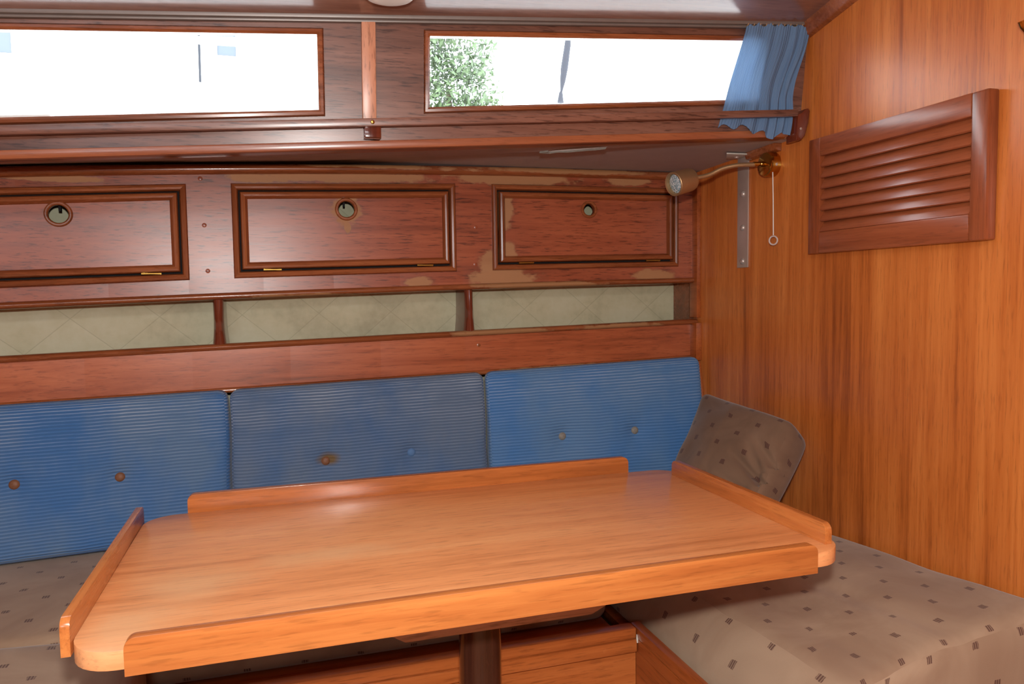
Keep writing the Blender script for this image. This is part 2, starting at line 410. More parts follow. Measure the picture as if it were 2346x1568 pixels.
# ------------------------------------------------------------------ helpers: geometry
class G:
    def __init__(self):
        self.v = []; self.f = []; self.uv = []      # uv: list parallel to faces (list of tuples) or None
    def add(self, vs, fs, uvs=None):
        o = len(self.v)
        self.v += [Vector(p) for p in vs]
        for i, f in enumerate(fs):
            self.f.append([k + o for k in f])
            self.uv.append(uvs[i] if uvs else None)
        return self
    def hexa(self, p):
        """8 corners: bottom ring 0-3, top ring 4-7"""
        return self.add(p, [(3, 2, 1, 0), (4, 5, 6, 7), (0, 1, 5, 4), (1, 2, 6, 5), (2, 3, 7, 6), (3, 0, 4, 7)])
    def box(self, x0, x1, y0, y1, z0, z1):
        return self.hexa([(x0, y0, z0), (x1, y0, z0), (x1, y1, z0), (x0, y1, z0),
                          (x0, y0, z1), (x1, y0, z1), (x1, y1, z1), (x0, y1, z1)])
    def beam(self, xs, yf, yb, zl, zh):
        """box swept along x; yf, yb, zl, zh are functions of x"""
        rings = [[(x, yf(x, zl(x)), zl(x)), (x, yb(x, zl(x)), zl(x)), (x, yb(x, zh(x)), zh(x)), (x, yf(x, zh(x)), zh(x))] for x in xs]
        return self.rings(rings)
    def rings(self, rings, closed=True, cap=True, loop=False):
        n = len(rings[0]); vs = [p for r in rings for p in r]; fs = []
        m = len(rings)
        for i in range(m if loop else m - 1):
            j = (i + 1) % m
            for k in range(n if closed else n - 1):
                k2 = (k + 1) % n
                fs.append((i * n + k, i * n + k2, j * n + k2, j * n + k))
        if cap and not loop and closed:
            fs.append(tuple(range(n - 1, -1, -1))); fs.append(tuple((m - 1) * n + k for k in range(n)))
        return self.add(vs, fs)
    def tube(self, path, r, n=12):
        path = [Vector(p) for p in path]
        rr = r if isinstance(r, (list, tuple)) else [r] * len(path)
        rings = []; up = Vector((0.13, 0.31, 0.94))
        for i, p in enumerate(path):
            t = (path[min(i + 1, len(path) - 1)] - path[max(i - 1, 0)]).normalized()
            a = t.cross(up).normalized(); b = t.cross(a).normalized()
            rings.append([p + (a * math.cos(q) + b * math.sin(q)) * rr[i] for q in [2 * math.pi * k / n for k in range(n)]])
        return self.rings(rings)
    def lathe(self, origin, axis, prof, n=24):
        """prof: list of (radius, distance along axis)"""
        origin = Vector(origin); t = Vector(axis).normalized()
        a = t.orthogonal().normalized(); b = t.cross(a).normalized()
        rings = [[origin + t * h + (a * math.cos(q) + b * math.sin(q)) * max(r, 1e-5) for q in [2 * math.pi * k / n for k in range(n)]] for r, h in prof]
        return self.rings(rings)
    def frame(self, corners, normal, prof):
        """mitred moulding round a quad; prof: (inward offset, height along normal)"""
        cs = [Vector(c) for c in corners]; nn = Vector(normal).normalized(); rings = []
        for i in range(4):
            p, q, r = cs[i - 1], cs[i], cs[(i + 1) % 4]
            d1 = (p - q).normalized(); d2 = (r - q).normalized()
            mi = (d1 + d2); mi = mi / max(1e-6, math.sin(math.acos(max(-1, min(1, d1.dot(d2))))))
            rings.append([q + mi * u + nn * w for u, w in prof])
        return self.rings(rings, loop=True)
    @staticmethod
    def sides(corners, normal, prof):
        """the same moulding as four mitred pieces, each a G: foot, right, top, left"""
        full = G().frame(corners, normal, prof); n = len(prof); out = []
        for i in range(4):
            r0 = full.v[i * n:(i + 1) * n]; j = (i + 1) % 4; r1 = full.v[j * n:(j + 1) * n]
            out.append(G().rings([r0, r1]))
        return out
    def torus(self, c, axis, R_, r, n=28, k=10):
        c = Vector(c); t = Vector(axis).normalized(); a = t.orthogonal().normalized(); b = t.cross(a)
        rings = []
        for i in range(n):
            q = 2 * math.pi * i / n; d = a * math.cos(q) + b * math.sin(q)
            rings.append([c + d * (R_ + r * math.cos(s)) + t * r * math.sin(s) for s in [2 * math.pi * j / k for j in range(k)]])
        return self.rings(rings, loop=True)
    def plate(self, outer, holes, thick):
        """flat polygon with holes, thickened by vector thick"""
        thick = Vector(thick)
        polys = [[Vector(p) for p in outer]] + [[Vector(p) for p in h] for h in holes]
        tri = tessellate_polygon(polys)
        flat = [p for pl in polys for p in pl]
        n = len(flat)
        vs = flat + [p + thick for p in flat]
        fs = [tuple(t) for t in tri] + [tuple(i + n for i in reversed(t)) for t in tri]
        o = 0
        for pl in polys:
            m = len(pl)
            for i in range(m):
                j = (i + 1) % m
                fs.append((o + i, o + j, o + j + n, o + i + n))
            o += m
        return self.add(vs, fs)


ORG = {}

def empty(name, loc, label, cat, group=None):
    o = bpy.data.objects.new(name, None)
    o.empty_display_size = 0.05
    o.location = loc
    COL.objects.link(o)
    ORG[o.name] = Vector(loc)
    o['label'] = label; o['category'] = cat
    if group:
        o['group'] = group
    return o

def make(name, g, mat, parent=None, bevel=0.0, seg=2, smooth=35, origin=None, label=None, cat=None, kind=None, group=None, weld=True):
    """turn a G (world coordinates) into ONE mesh object; the origin is the parent's origin, or `origin`"""
    off = ORG[parent.name] if parent else Vector(origin or (0, 0, 0))
    me = bpy.data.meshes.new(name)
    bm = bmesh.new()
    uvl = bm.loops.layers.uv.new('UVMap') if any(u for u in g.uv) else None
    vs = [bm.verts.new(p - off) for p in g.v]
    for f, uv in zip(g.f, g.uv):
        try:
            fc = bm.faces.new([vs[i] for i in f])
        except ValueError:
            continue
        if uvl and uv:
            for lp, t in zip(fc.loops, uv):
                lp[uvl].uv = t
    if weld:
        bmesh.ops.remove_doubles(bm, verts=bm.verts, dist=1e-5)
    bmesh.ops.recalc_face_normals(bm, faces=bm.faces)
    if bevel > 0:
        ed = [e for e in bm.edges if len(e.link_faces) == 2 and e.calc_face_angle(0) > math.radians(40)]
        bmesh.ops.bevel(bm, geom=ed, offset=bevel, segments=seg, affect='EDGES', profile=0.6, clamp_overlap=True)
    bm.to_mesh(me); bm.free()
    me.materials.append(MAT[mat] if isinstance(mat, str) else mat)
    if smooth:
        me.polygons.foreach_set('use_smooth', [True] * len(me.polygons))
        me.set_sharp_from_angle(angle=math.radians(smooth))
    o = bpy.data.objects.new(name, me)
    COL.objects.link(o)
    if parent:
        o.parent = parent
        ORG[o.name] = off
    else:
        o.location = off
        ORG[o.name] = off
    if label: o['label'] = label
    if cat: o['category'] = cat
    if kind: o['kind'] = kind
    if group: o['group'] = group
    return o

def lin(a, b, n):
    return [a + (b - a) * i / n for i in range(n + 1)]

def soft_box(sx, sy, sz, r, n=(10, 10, 4), fn=lambda p: p):
    """rounded box centred on 0 with metric uv per face, then warped by fn(local point)"""
    g = G(); h = (sx / 2, sy / 2, sz / 2)
    def samples(half, k):
        e = [-half + r * t for t in (0, 0.15, 0.35, 0.62, 1.0)]
        mid = lin(-half + r, half - r, k)[1:-1]
        return e + mid + [-x for x in reversed(e)]
    S_ = [samples(h[i], n[i]) for i in range(3)]
    for ax in range(3):
        ua, va = ((1, 2), (0, 2), (0, 1))[ax]
        for sgn in (-1, 1):
            us, vs_ = S_[ua], S_[va]
            pts = []; raw = []
            for u in us:
                for v in vs_:
                    p = [0, 0, 0]; p[ax] = sgn * h[ax]; p[ua] = u; p[va] = v
                    inn = [max(-h[i] + r, min(h[i] - r, p[i])) for i in range(3)]
                    d = Vector([p[i] - inn[i] for i in range(3)])
                    q = Vector(inn) + (d.normalized() * r if d.length > 0 else d)
                    pts.append(fn(q)); raw.append((u + sgn * 0.031 * ax, v + (0.05 if ax != 2 else 0)) if ax != 1 else (u, v))
            fs = []; uvs = []; m = len(vs_)
            for i in range(len(us) - 1):
                for j in range(m - 1):
                    f = (i * m + j, (i + 1) * m + j, (i + 1) * m + j + 1, i * m + j + 1)
                    fs.append(f); uvs.append([raw[k] for k in f])
            g.add(pts, fs, uvs)
    return g

# ------------------------------------------------------------------ the curves of the boat's side
def yl(x, z=0):  return 1.997 + 0.07 * (x + 0.17) - 0.06 * (x + 0.17) ** 2     # locker face, bent like the hull
def nl(x):
    """normal of the locker face, into the cabin"""
    return Vector((0.07 - 0.12 * (x + 0.17), -1.0, 0.0)).normalized()
c_bot = lambda x: 1.338 + 0.0630 * (x + 0.487)
def yc(x, z=None):                                         # coachroof side, leaning inboard towards its top
    return 1.522 - 0.05 * (x - 1.2) - 0.12 * ((z if z is not None else c_bot(x)) - c_bot(x))
_T = np.polyfit([-0.596, -0.216, -0.113, 0.467, 0.568, 1.136], [1.334, 1.359, 1.363, 1.383, 1.384, 1.385], 2)
_B = np.polyfit([-0.607, -0.21, -0.107, 0.467, 0.574, 1.141], [1.110, 1.123, 1.125, 1.147, 1.144, 1.153], 2)
def lz(v):
    """height of a locker line: v=0 door frame foot, v=1 door frame top"""
    return lambda x: float(np.polyval(_B, x) + v * (np.polyval(_T, x) - np.polyval(_B, x)))
def yd(d):  return lambda x, z=0: yl(x) - d
def ydc(d): return lambda x, z=None: yc(x, z) - d
c_lip = lambda x: c_bot(x) + 0.0170
c_rail = lambda x: 1.376 + 0.0650 * (x + 0.483)
c_wb = lambda x: 1.412 + 0.0715 * (x + 0.480)
c_wt = lambda x: 1.5665 + 0.0565 * (x + 0.467)
c_top = lambda x: 1.583 + 0.0612 * (x + 0.465)
def zceil(x, y):
    d = yc(x, c_top(x)) - y
    return c_top(x) + 0.009 + 0.21 * d - 0.055 * d * d
XL, XR = -1.7, 1.2
NC = Vector((-0.05, -1, -0.12)).normalized()                  # coachroof side normal

# ------------------------------------------------------------------ setting
g = G().box(XL - 0.05, XR + 0.05, -1.35, 2.5, -0.04, 0.0)
make('floor', g, 'sole', kind='structure', label='varnished wooden cabin sole below the table')
g = G().plate([(XR, -1.30, 0), (XR, 2.45, 0), (XR, 2.45, 1.46), (XR, 1.536, 1.46), (XR, 1.536, 1.78), (XR, -1.30, 1.95)], [], (0.03, 0, 0))
make('wall_right', g, 'bulkhead', kind='structure', label='orange teak veneered bulkhead with vertical grain', smooth=0)
g = G().plate([(XL, -1.30, 0), (XL, 2.45, 0), (XL, 2.45, 1.36), (XL, 1.68, 1.36), (XL, 1.68, 1.75), (XL, -1.30, 1.95)],
              [], (-0.03, 0, 0))
make('wall_left', g, 'bulkhead', kind='structure', smooth=0)
# opposite side with two window openings
g = G()
for x0, x1, z0, z1 in ((XL, XR, 0, 1.33), (XL, XR, 1.60, 1.95), (XL, -1.35, 1.33, 1.60), (-0.81, XR, 1.33, 1.60)):
    g.box(x0, x1, -1.24, -1.20, z0, z1)
make('wall_front', g, 'coach', kind='structure', smooth=0)

# ceiling: cambered panel
xs = lin(XL, XR, 8); ys = lin(-1.24, 1.66, 16)
g = G()
top = []; bot = []
vs_ = [(x, min(y, yc(x, c_top(x)) + 0.03), zceil(x, min(y, yc(x, c_top(x)) + 0.03))) for x in xs for y in ys]
vt = [(a_, b_, c_ + 0.03) for a_, b_, c_ in vs_]
m_ = len(ys); fs = []
for i in range(len(xs) - 1):
    for j in range(m_ - 1):
        fs.append((i * m_ + j, i * m_ + j + 1, (i + 1) * m_ + j + 1, (i + 1) * m_ + j))
n_ = len(vs_)
g.add(vs_ + vt, fs + [tuple(k + n_ for k in reversed(f)) for f in fs])
ceil_ob = make('ceiling', g, 'ceiling', kind='structure', label='glossy dark wood ceiling panel of the coachroof')

# coachroof side: window panel made of rails and stiles round two openings
W1 = (-1.30, 0.087); W2 = (0.308, 1.075)
xs = lin(XL, XR, 12)
g = G()
g.beam(xs, ydc(0), ydc(-0.016), c_bot, c_wb)
g.beam(xs, ydc(0), ydc(-0.016), c_wt, lambda x: c_top(x) + 0.06)
for a_, b_ in ((XL, W1[0]), (W1[1], W2[0]), (W2[1], XR)):
    g.beam(lin(a_, b_, 2), ydc(0), ydc(-0.016), c_wb, c_wt)
wall_back = make('wall_back', g, 'coach', kind='structure', label='dark mahogany coachroof side panel with two long windows', smooth=0)

# two windows: half-round frame moulding and a pane
prof = [(-0.011, -0.001), (-0.011, 0.004), (-0.008, 0.009), (-0.003, 0.010), (0.0015, 0.006), (0.002, -0.004), (0.002, -0.014), (-0.004, -0.014)]
for i, (a_, b_) in enumerate((W1, W2)):
    cs = [(p, yc(p, f(p)), f(p)) for p, f in ((a_, c_wb), (b_, c_wb), (b_, c_wt), (a_, c_wt))]
    fr = make('window_%d' % (i + 1), G().frame(cs, NC, prof), 'moulding', kind='structure',
              label=('long cabin window looking onto the white house' if i == 0 else 'cabin window beside the blue curtain, looking onto the tree'),
              origin=(b_ if i == 0 else a_, yc(b_), c_wb(b_)))
    pc = [Vector(p) - NC * 0.009 for p in cs]
    gp = G().hexa([pc[0], pc[1], pc[1] - NC * 0.004, pc[0] - NC * 0.004, pc[3], pc[2], pc[2] - NC * 0.004, pc[3] - NC * 0.004])
    make('pane', gp, 'glass', fr)

# trims: cornice strips along the top of the coachroof side, pale batten, orange lip, corner strips on the bulkhead
xs = lin(XL, XR, 10)
g = G().beam(xs, ydc(0.011), ydc(0), lambda x: c_top(x) + 0.001, lambda x: c_top(x) + 0.007)
g.beam(xs, ydc(0.018), ydc(0), lambda x: c_top(x) + 0.006, lambda x: zceil(x, yc(x, c_top(x))) + 0.008)
make('trim_1', g, 'track', kind='structure', bevel=0.003, label='grey brown cornice strip between ceiling and windows')
g = G().beam([0.171, 0.199], ydc(0.012), ydc(0), lambda x: c_rail(x) + 0.018, lambda x: c_top(x) + 0.002)
make('trim_2', g, 'batten', kind='structure', bevel=0.002, label='pale upright batten between the two windows')
xs = lin(XL, 1.165, 10)
g = G().beam(xs, ydc(0.010), ydc(-0.035), c_bot, c_lip)
make('trim_3', g, 'lip', kind='structure', bevel=0.004, label='orange varnished lip along the foot of the window panel')
g = G().box(1.186, 1.2, 1.955, 2.0, 1.0, 1.43)
make('trim_4', g, 'bench_y', kind='structure', bevel=0.002)
g = G().box(1.180, 1.2, 1.948, 1.99, 0.872, 0.985)
make('trim_5', g, 'bench_y', kind='structure', bevel=0.002)
g = G().hexa([(1.19, 1.88, 0.50), (1.2, 1.88, 0.50), (1.2, 1.97, 0.50), (1.19, 1.97, 0.50),
              (1.19, 1.955, 0.87), (1.2, 1.955, 0.87), (1.2, 1.99, 0.87), (1.19, 1.99, 0.87)])
make('trim_6', g, 'bench_y', kind='structure', bevel=0.002)
ys = lin(1.52, -1.2, 10)
g = G().rings([[(1.2, y, zceil(1.2, y) - 0.030), (1.2, y, zceil(1.2, y) + 0.005), (1.172, y, zceil(1.172, y) + 0.005), (1.186, y, zceil(1.186, y) - 0.024)] for y in ys])
make('trim_7', g, 'moulding', kind='structure', bevel=0.003, label='dark quarter-round strip where bulkhead meets ceiling')

# underside of the side deck, with a torn hole in its lining
def zdeck(x, y):
    t = (y - yc(x)) / (yl(x) - yc(x))
    return (1 - t) * (c_bot(x) + 0.001) + t * (lz(1.19)(x) + 0.006)
rnd = random.Random(3)
tear = []
tc = [(-0.062, 0.030), (-0.048, 0.012), (-0.03, -0.010), (-0.012, -0.030), (0.012, -0.046), (0.040, -0.052), (0.066, -0.046), (0.078, -0.036),
      (0.060, -0.022), (0.046, -0.010), (0.028, 0.004), (0.004, 0.018), (-0.018, 0.030), (-0.038, 0.038)]
hx, hy = 0.665, 1.655
hole = [(hx + a_ + rnd.uniform(-.003, .003), hy + b_ + rnd.uniform(-.003, .003)) for a_, b_ in tc]
outer = [(x, yc(x) + 0.005) for x in lin(XL, XR, 8)] + [(x, yl(x) + 0.20) for x in lin(XR, XL, 8)]
P3 = lambda p, dz=0.0: (p[0], p[1], zdeck(p[0], p[1]) + dz)
g = G().plate([P3(p) for p in outer], [[P3(p) for p in hole]], (0, 0, 0.006))
deck = make('ceiling.001', g, 'deckunder', kind='structure', label='dark lined underside of the side deck over the lockers', smooth=0)
g = G().plate([P3(p, 0.05) for p in outer], [], (0, 0, 0.02))
make('deck_core', g, 'dark', deck, smooth=0)  # coloured near-black to stand in for the shade inside the torn hole
outer_top = [(x, yc(x) + 0.018) for x in lin(XL, XR, 8)] + [(x, yl(x) + 0.22) for x in lin(XR, XL, 8)]
g = G().plate([P3(p, 0.0705) for p in outer_top], [], (0, 0, 0.012))
make('deck_surface', g, 'gelcoat', deck, smooth=0, label='white side deck outside the windows')
# frayed rim hanging from the far edge of the tear
g = G()
far = hole[7:] + hole[:2]
vv = []
for i, p in enumerate(far):
    d = 0.003 + 0.006 * rnd.random()
    vv.append(P3(p, 0.004)); vv.append(P3((p[0] - 0.002, p[1] + 0.003 + 0.008 * rnd.random()), -0.002 - d * 0.3))
k = len(vv)
back = [(a_, b_, c_ + 0.002) for a_, b_, c_ in vv]
fs = []
for i in range(len(far) - 1):
    fs += [(2 * i, 2 * i + 1, 2 * i + 3, 2 * i + 2), (k + 2 * i, k + 2 * i + 2, k + 2 * i + 3, k + 2 * i + 1), (2 * i + 1, k + 2 * i + 1, k + 2 * i + 3, 2 * i + 3)]
g.add(vv + back, fs)
make('torn_edge', g, 'fray', deck, label='pale frayed edge of the torn lining')

# hull lining behind shelf and lockers
g = G().beam(lin(XL, XR, 10), yd(-0.115), yd(-0.14), lambda x: 0.0, lambda x: lz(1.3)(x) + 0.03)
make('wall_back.001', g, 'vinyl', kind='structure', label='greenish quilted vinyl lining of the hull behind the shelf', origin=(0, 0, 0))

# ------------------------------------------------------------------ locker unit with its shelf
LX0 = -1.62
lock = empty('side_locker', (0.25, 2.08, 0.82), 'built-in mahogany side locker with three hatch doors over an open shelf', 'cabinet')
D = [(-0.80, -0.213), (-0.110, 0.467), (0.571, 1.139)]       # door frames, outer x
D0 = [(-1.50, -0.91)]
xs = lin(LX0, 1.188, 16)
g = G()
fw = 0.016                                                 # frame moulding width
vi0, vi1 = 0.065, 0.935                                    # opening in v
g.beam(xs, yd(0), yd(-0.016), lz(-0.20), lz(vi0))
g.beam(xs, yd(0), yd(-0.016), lz(vi1), lz(1.20))
edges = [LX0] + [e for d in D0 + D for e in (d[0] + fw, d[1] - fw)] + [1.188]
for i in range(0, len(edges), 2):
    g.beam(lin(edges[i], edges[i + 1], 2), yd(0), yd(-0.016), lz(vi0), lz(vi1))
make('face_board', g, 'lock', lock, smooth=0)
def half_round(name, v, hh, d0, x0=LX0, x1=1.188, mat='moulding'):
    rings = []
    for x in lin(x0, x1, 20):
        zc = lz(v)(x)
        rings.append([(x, yl(x) - d0 * math.sin(a), zc - hh * math.cos(a)) for a in [math.pi * k / 8 for k in range(9)]])
    return make(name, G().rings(rings), mat, lock)
half_round('cap_moulding', 1.150, 0.0125, 0.016)
half_round('foot_moulding', -0.185, 0.0085, 0.013)

fprof = [(0, -0.008), (0, 0.006), (0.003, 0.011), (0.008, 0.013), (0.013, 0.011), (0.016, 0.005), (0.016, -0.012)]
dprof = [(0, -0.002), (0, 0.010), (0.003, 0.0145), (0.0075, 0.016), (0.012, 0.0145), (0.016, 0.009), (0.018, 0.004), (0.018, -0.002)]
HOLES = [(-0.484, 1.277, 0.0220), (0.172, 1.306, 0.0220), (0.858, 1.318, 0.0175)]
HINGES = [(-0.297,), (-0.018, 0.378), (0.667, 1.055)]
def lp(x, z, d=0.0):
    return Vector((x, yl(x), z)) + nl(x) * d
zf = lambda v, x: lz(v)(x)
for i, (a_, b_) in enumerate(D0 + D):
    NL = nl((a_ + b_) / 2)
    cs = [lp(a_, zf(0, a_)), lp(b_, zf(0, b_)), lp(b_, zf(1, b_)), lp(a_, zf(1, a_))]
    for k_, gk in enumerate(G.sides(cs, NL, fprof)):
        make('door_frame_moulding', gk, 'moulding' if k_ % 2 == 0 else 'moulding_z', lock)
    make('gap_shade_strip', G().frame([p - NL * 0.0165 for p in cs], NL, [(0.008, 0), (0.032, 0), (0.032, -0.008), (0.008, -0.008)]), 'dark', lock, smooth=0)  # added strip, near-black to paint the shade in the gap round the door
    q = 0.0200
    da, db_ = a_ + q, b_ - q
    e0, e1 = 0.021, 0.021
    c4 = [lp(da, zf(0, da) + e0), lp(db_, zf(0, db_) + e0), lp(db_, zf(1, db_) - e1), lp(da, zf(1, da) - e1)]
    if i == 0:
        hx_, hz_, hr = (a_ + b_) / 2, 1.285, 0.0235
    else:
        hx_, hz_, hr = HOLES[i - 1]
    du_ = (c4[1] - c4[0]); du_.z = 0; du_.normalize()
    hc = c4[0] + du_ * ((hx_ - c4[0].x) / du_.x); hc.z = hz_
    ring = [hc + du_ * (hr * math.cos(t)) + Vector((0, 0, hr * math.sin(t))) for t in [2 * math.pi * k / 28 for k in range(28)]]
    lift = NL * 0.004
    g = G().plate([p + lift for p in c4], [[p + lift for p in ring]], NL * -0.017)
    dr = make('door', g, 'door', lock, smooth=30)
    for k_, gk in enumerate(G.sides(c4, NL, dprof)):
        make('door_moulding', gk, 'moulding' if k_ % 2 == 0 else 'moulding_z', dr)
    make('finger_ring', G().torus(hc + NL * 0.005, NL, hr + 0.0030, 0.0045), 'moulding', dr, label='turned wooden ring round the finger hole')
    make('latch', G().box(hx_ - 0.006, hx_ - 0.001, yl(hx_) + 0.02, yl(hx_) + 0.03, hz_ + 0.010, hz_ + 0.034), 'dark', dr)
    for hxx in (HINGES[i - 1] if i else ()):
        zb = zf(0, hxx) + 0.0185
        g = G().tube([lp(hxx - 0.022, zb - 0.0005, 0.013), lp(hxx + 0.022, zb + 0.0005, 0.013)], 0.0022, 8)
        g.hexa([lp(hxx - 0.022, zb - 0.002, 0.006), lp(hxx + 0.022, zb - 0.002, 0.006), lp(hxx + 0.022, zb - 0.002, 0.013), lp(hxx - 0.022, zb - 0.002, 0.013),
                lp(hxx - 0.022, zb + 0.002, 0.006), lp(hxx + 0.022, zb + 0.002, 0.006), lp(hxx + 0.022, zb + 0.002, 0.013), lp(hxx - 0.022, zb + 0.002, 0.013)])
        make('hinge', g, 'hinge', dr, label='thin brass hinge')
for px, pz in ((-0.175, 1.259), (-0.171, 1.146), (-0.18, 1.373), (0.525, 1.265), (0.522, 1.162)):
    make('wood_plug', G().lathe(lp(px, pz, -0.001), nl(px), [(0.0055, 0), (0.0055, 0.0013), (0.0050, 0.0016), (0.0, 0.0016)], 16), 'lock', lock)

# locker floor board, shelf, dividers, fascia
g = G().beam(lin(LX0, 1.19, 10), yd(-0.016), yd(-0.112), lz(-0.20), lambda x: lz(-0.20)(x) + 0.012)
make('locker_floor', g, 'moulding', lock, smooth=0)
g = G().beam(lin(LX0, 1.19, 12), yd(0), yd(-0.018), lz(-1.20), lz(-0.70))
make('fascia_board', g, 'fascia', lock, smooth=0)
half_round('fascia_cap', -0.725, 0.0085, 0.015, x1=1.197)
half_round('fascia_foot', -1.195, 0.0070, 0.008)
g = G().beam(lin(LX0, 1.19, 10), yd(-0.018), yd(-0.112), lz(-1.18), lambda x: lz(-1.18)(x) + 0.012)
make('shelf_board', g, 'fascia', lock, smooth=0)
def divider(x0, x1):
    rings = []
    for t in lin(0, 1, 10):
        v = -0.22 + (-0.73 + 0.22) * t
        fl = 0.012 * max(0, t - 0.35) ** 2
        w = (x1 - x0) / 2
        z0 = lz(v)((x0 + x1) / 2)
        front = 0.006 + 0.012 * min(1.0, (2 * t)) ** 2 * 0.6
        cxm = (x0 + x1) / 2
        ring = []
        for k in range(7):
            a = math.pi * k / 6
            ring.append((cxm - math.cos(a) * (w + fl), yl(cxm) + 0.012 - (0.012 + front) * math.sin(a) * 0.9, z0))
        ring += [(x1 + fl, yl(x1) + 0.112, z0), (x0 - fl, yl(x0) + 0.112, z0)]
        rings.append(ring)
    return make('divider', G().rings(rings), 'post', lock)
divider(-0.163, -0.138); divider(0.490, 0.515); divider(-0.83, -0.805)
g = G().box(1.186, 1.199, yl(1.2) + 0.016, yl(1.2) + 0.112, 0.80, 1.11)
make('end_panel', g, 'moulding', lock, smooth=0)
for px, v in ((-0.152, -0.86), (0.528, -0.87)):
    make('wood_plug', G().lathe(lp(px, lz(v)(px), -0.001), nl(px), [(0.0055, 0), (0.0055, 0.0013), (0.0050, 0.0016), (0.0, 0.0016)], 16), 'moulding', lock)

# ------------------------------------------------------------------ curtain rail, its block, screw, end bracket
rail = empty('curtain_rail', (0.19, yc(0.19), c_rail(0.19)), 'dark wooden curtain rail along the foot of the windows', 'curtain rail')
g = G().beam(lin(XL, 1.166, 12), ydc(0.037), ydc(0.025), c_rail, lambda x: c_rail(x) + 0.0158)
make('batten', g, 'coach', rail, bevel=0.002)
g = G().box(0.172, 0.206, yc(0.19) - 0.034, yc(0.19) + 0.0, c_lip(0.19) + 0.001, c_rail(0.19) + 0.004)
make('support_block', g, 'post', rail, bevel=0.003)
make('screw', G().lathe((0.188, yc(0.188, c_rail(0.188)) - 0.037, c_rail(0.188) + 0.008), NC, [(0.0042, 0), (0.0042, 0.001), (0.003, 0.0024), (0, 0.003)], 14), 'brass', rail, label='small brass screw head')
g = G()
pts = [(1.166, 1.428), (1.180, 1.430), (1.190, 1.442), (1.196, 1.470), (1.197, 1.497), (1.192, 1.503), (1.183, 1.500), (1.176, 1.492), (1.166, 1.488)]
g.plate([(a_, yc(a_, b_) - 0.037, b_) for a_, b_ in pts], [], (0, 0.037, 0))
br = make('end_bracket', g, 'post', rail, bevel=0.003)
make('bracket_screw', G().lathe((1.176, yc(1.17, 1.456) - 0.037, 1.456), NC, [(0.003, 0), (0.003, 0.001), (0, 0.002)], 10), 'steel', br)

# ------------------------------------------------------------------ curtain
cur = empty('curtain', (1.09, 1.49, 1.45), 'gathered blue cotton curtain tucked behind the rail', 'curtain')
NU, NV = 150, 46
pts = []; uvp = []
for j in range(NV + 1):
    t = j / NV                                             # 0 top .. 1 bottom
    l_ = 1.026 - 0.052 * t ** 1.3 - 0.006 * math.sin(3 * t)
    r_ = 1.194 - 0.030 * min(1, t * 1.5) + 0.004 * math.sin(t * 9) - 0.006 * t
    for i in range(NU + 1):
        u = i / NU
        x = l_ + (r_ - l_) * u
        ph = u ** 1.25 * 2 * math.pi * 5.5 + 1.6 * math.sin(u * 6 + t * 1.7) + 1.4 * noise.noise((u * 4, t * 2.0, 0.3))
        amp = 0.0016 + 0.0026 * min(1, t * 3) * (0.5 + u) + 0.0022 * noise.noise((u * 6, t * 1.2, 4.0))
        ph2 = u * 2 * math.pi * 26 + 3.5 * noise.noise((u * 7, t * 3, 8))
        ztop = c_top(x) + 0.006 + 0.004 * math.sin(u * 40) - 0.006 * (u < 0.05)
        zbot = 1.452 + 0.010 * math.sin(u * 5.1 + 0.4) + 0.007 * math.sin(u * 23) + 0.03 * max(0, u - 0.75) - 0.004
        z = ztop + (zbot - ztop) * t
        y = yc(x, z) - 0.0172 + amp * math.sin(ph) * 0.9 + 0.0006 * math.sin(ph2)
        y = min(y, yc(x, z) - 0.0115)
        if t > 0.70 and t < 0.98:
            y = max(y, yc(x, z) - 0.0235)
        pts.append((x, y, z)); uvp.append((u * 0.55, t * 0.22))
n_ = NV + 1; w_ = NU + 1
g = G(); fs = []; uvs = []
for j in range(NV):
    for i in range(NU):
        f = (j * w_ + i, j * w_ + i + 1, (j + 1) * w_ + i + 1, (j + 1) * w_ + i)
        fs.append(f); uvs.append([uvp[k] for k in f])
g.add(pts, fs, uvs)
make('cloth', g, 'curtain', cur, smooth=60)
for k in range(11):
    x = 1.03 + 0.0157 * k
    make('hook', G().torus((x, yc(x, c_top(x)) - 0.014, c_top(x) + 0.008), (1, 0.2, 0), 0.0040, 0.0012, 14, 6), 'brushed', cur)

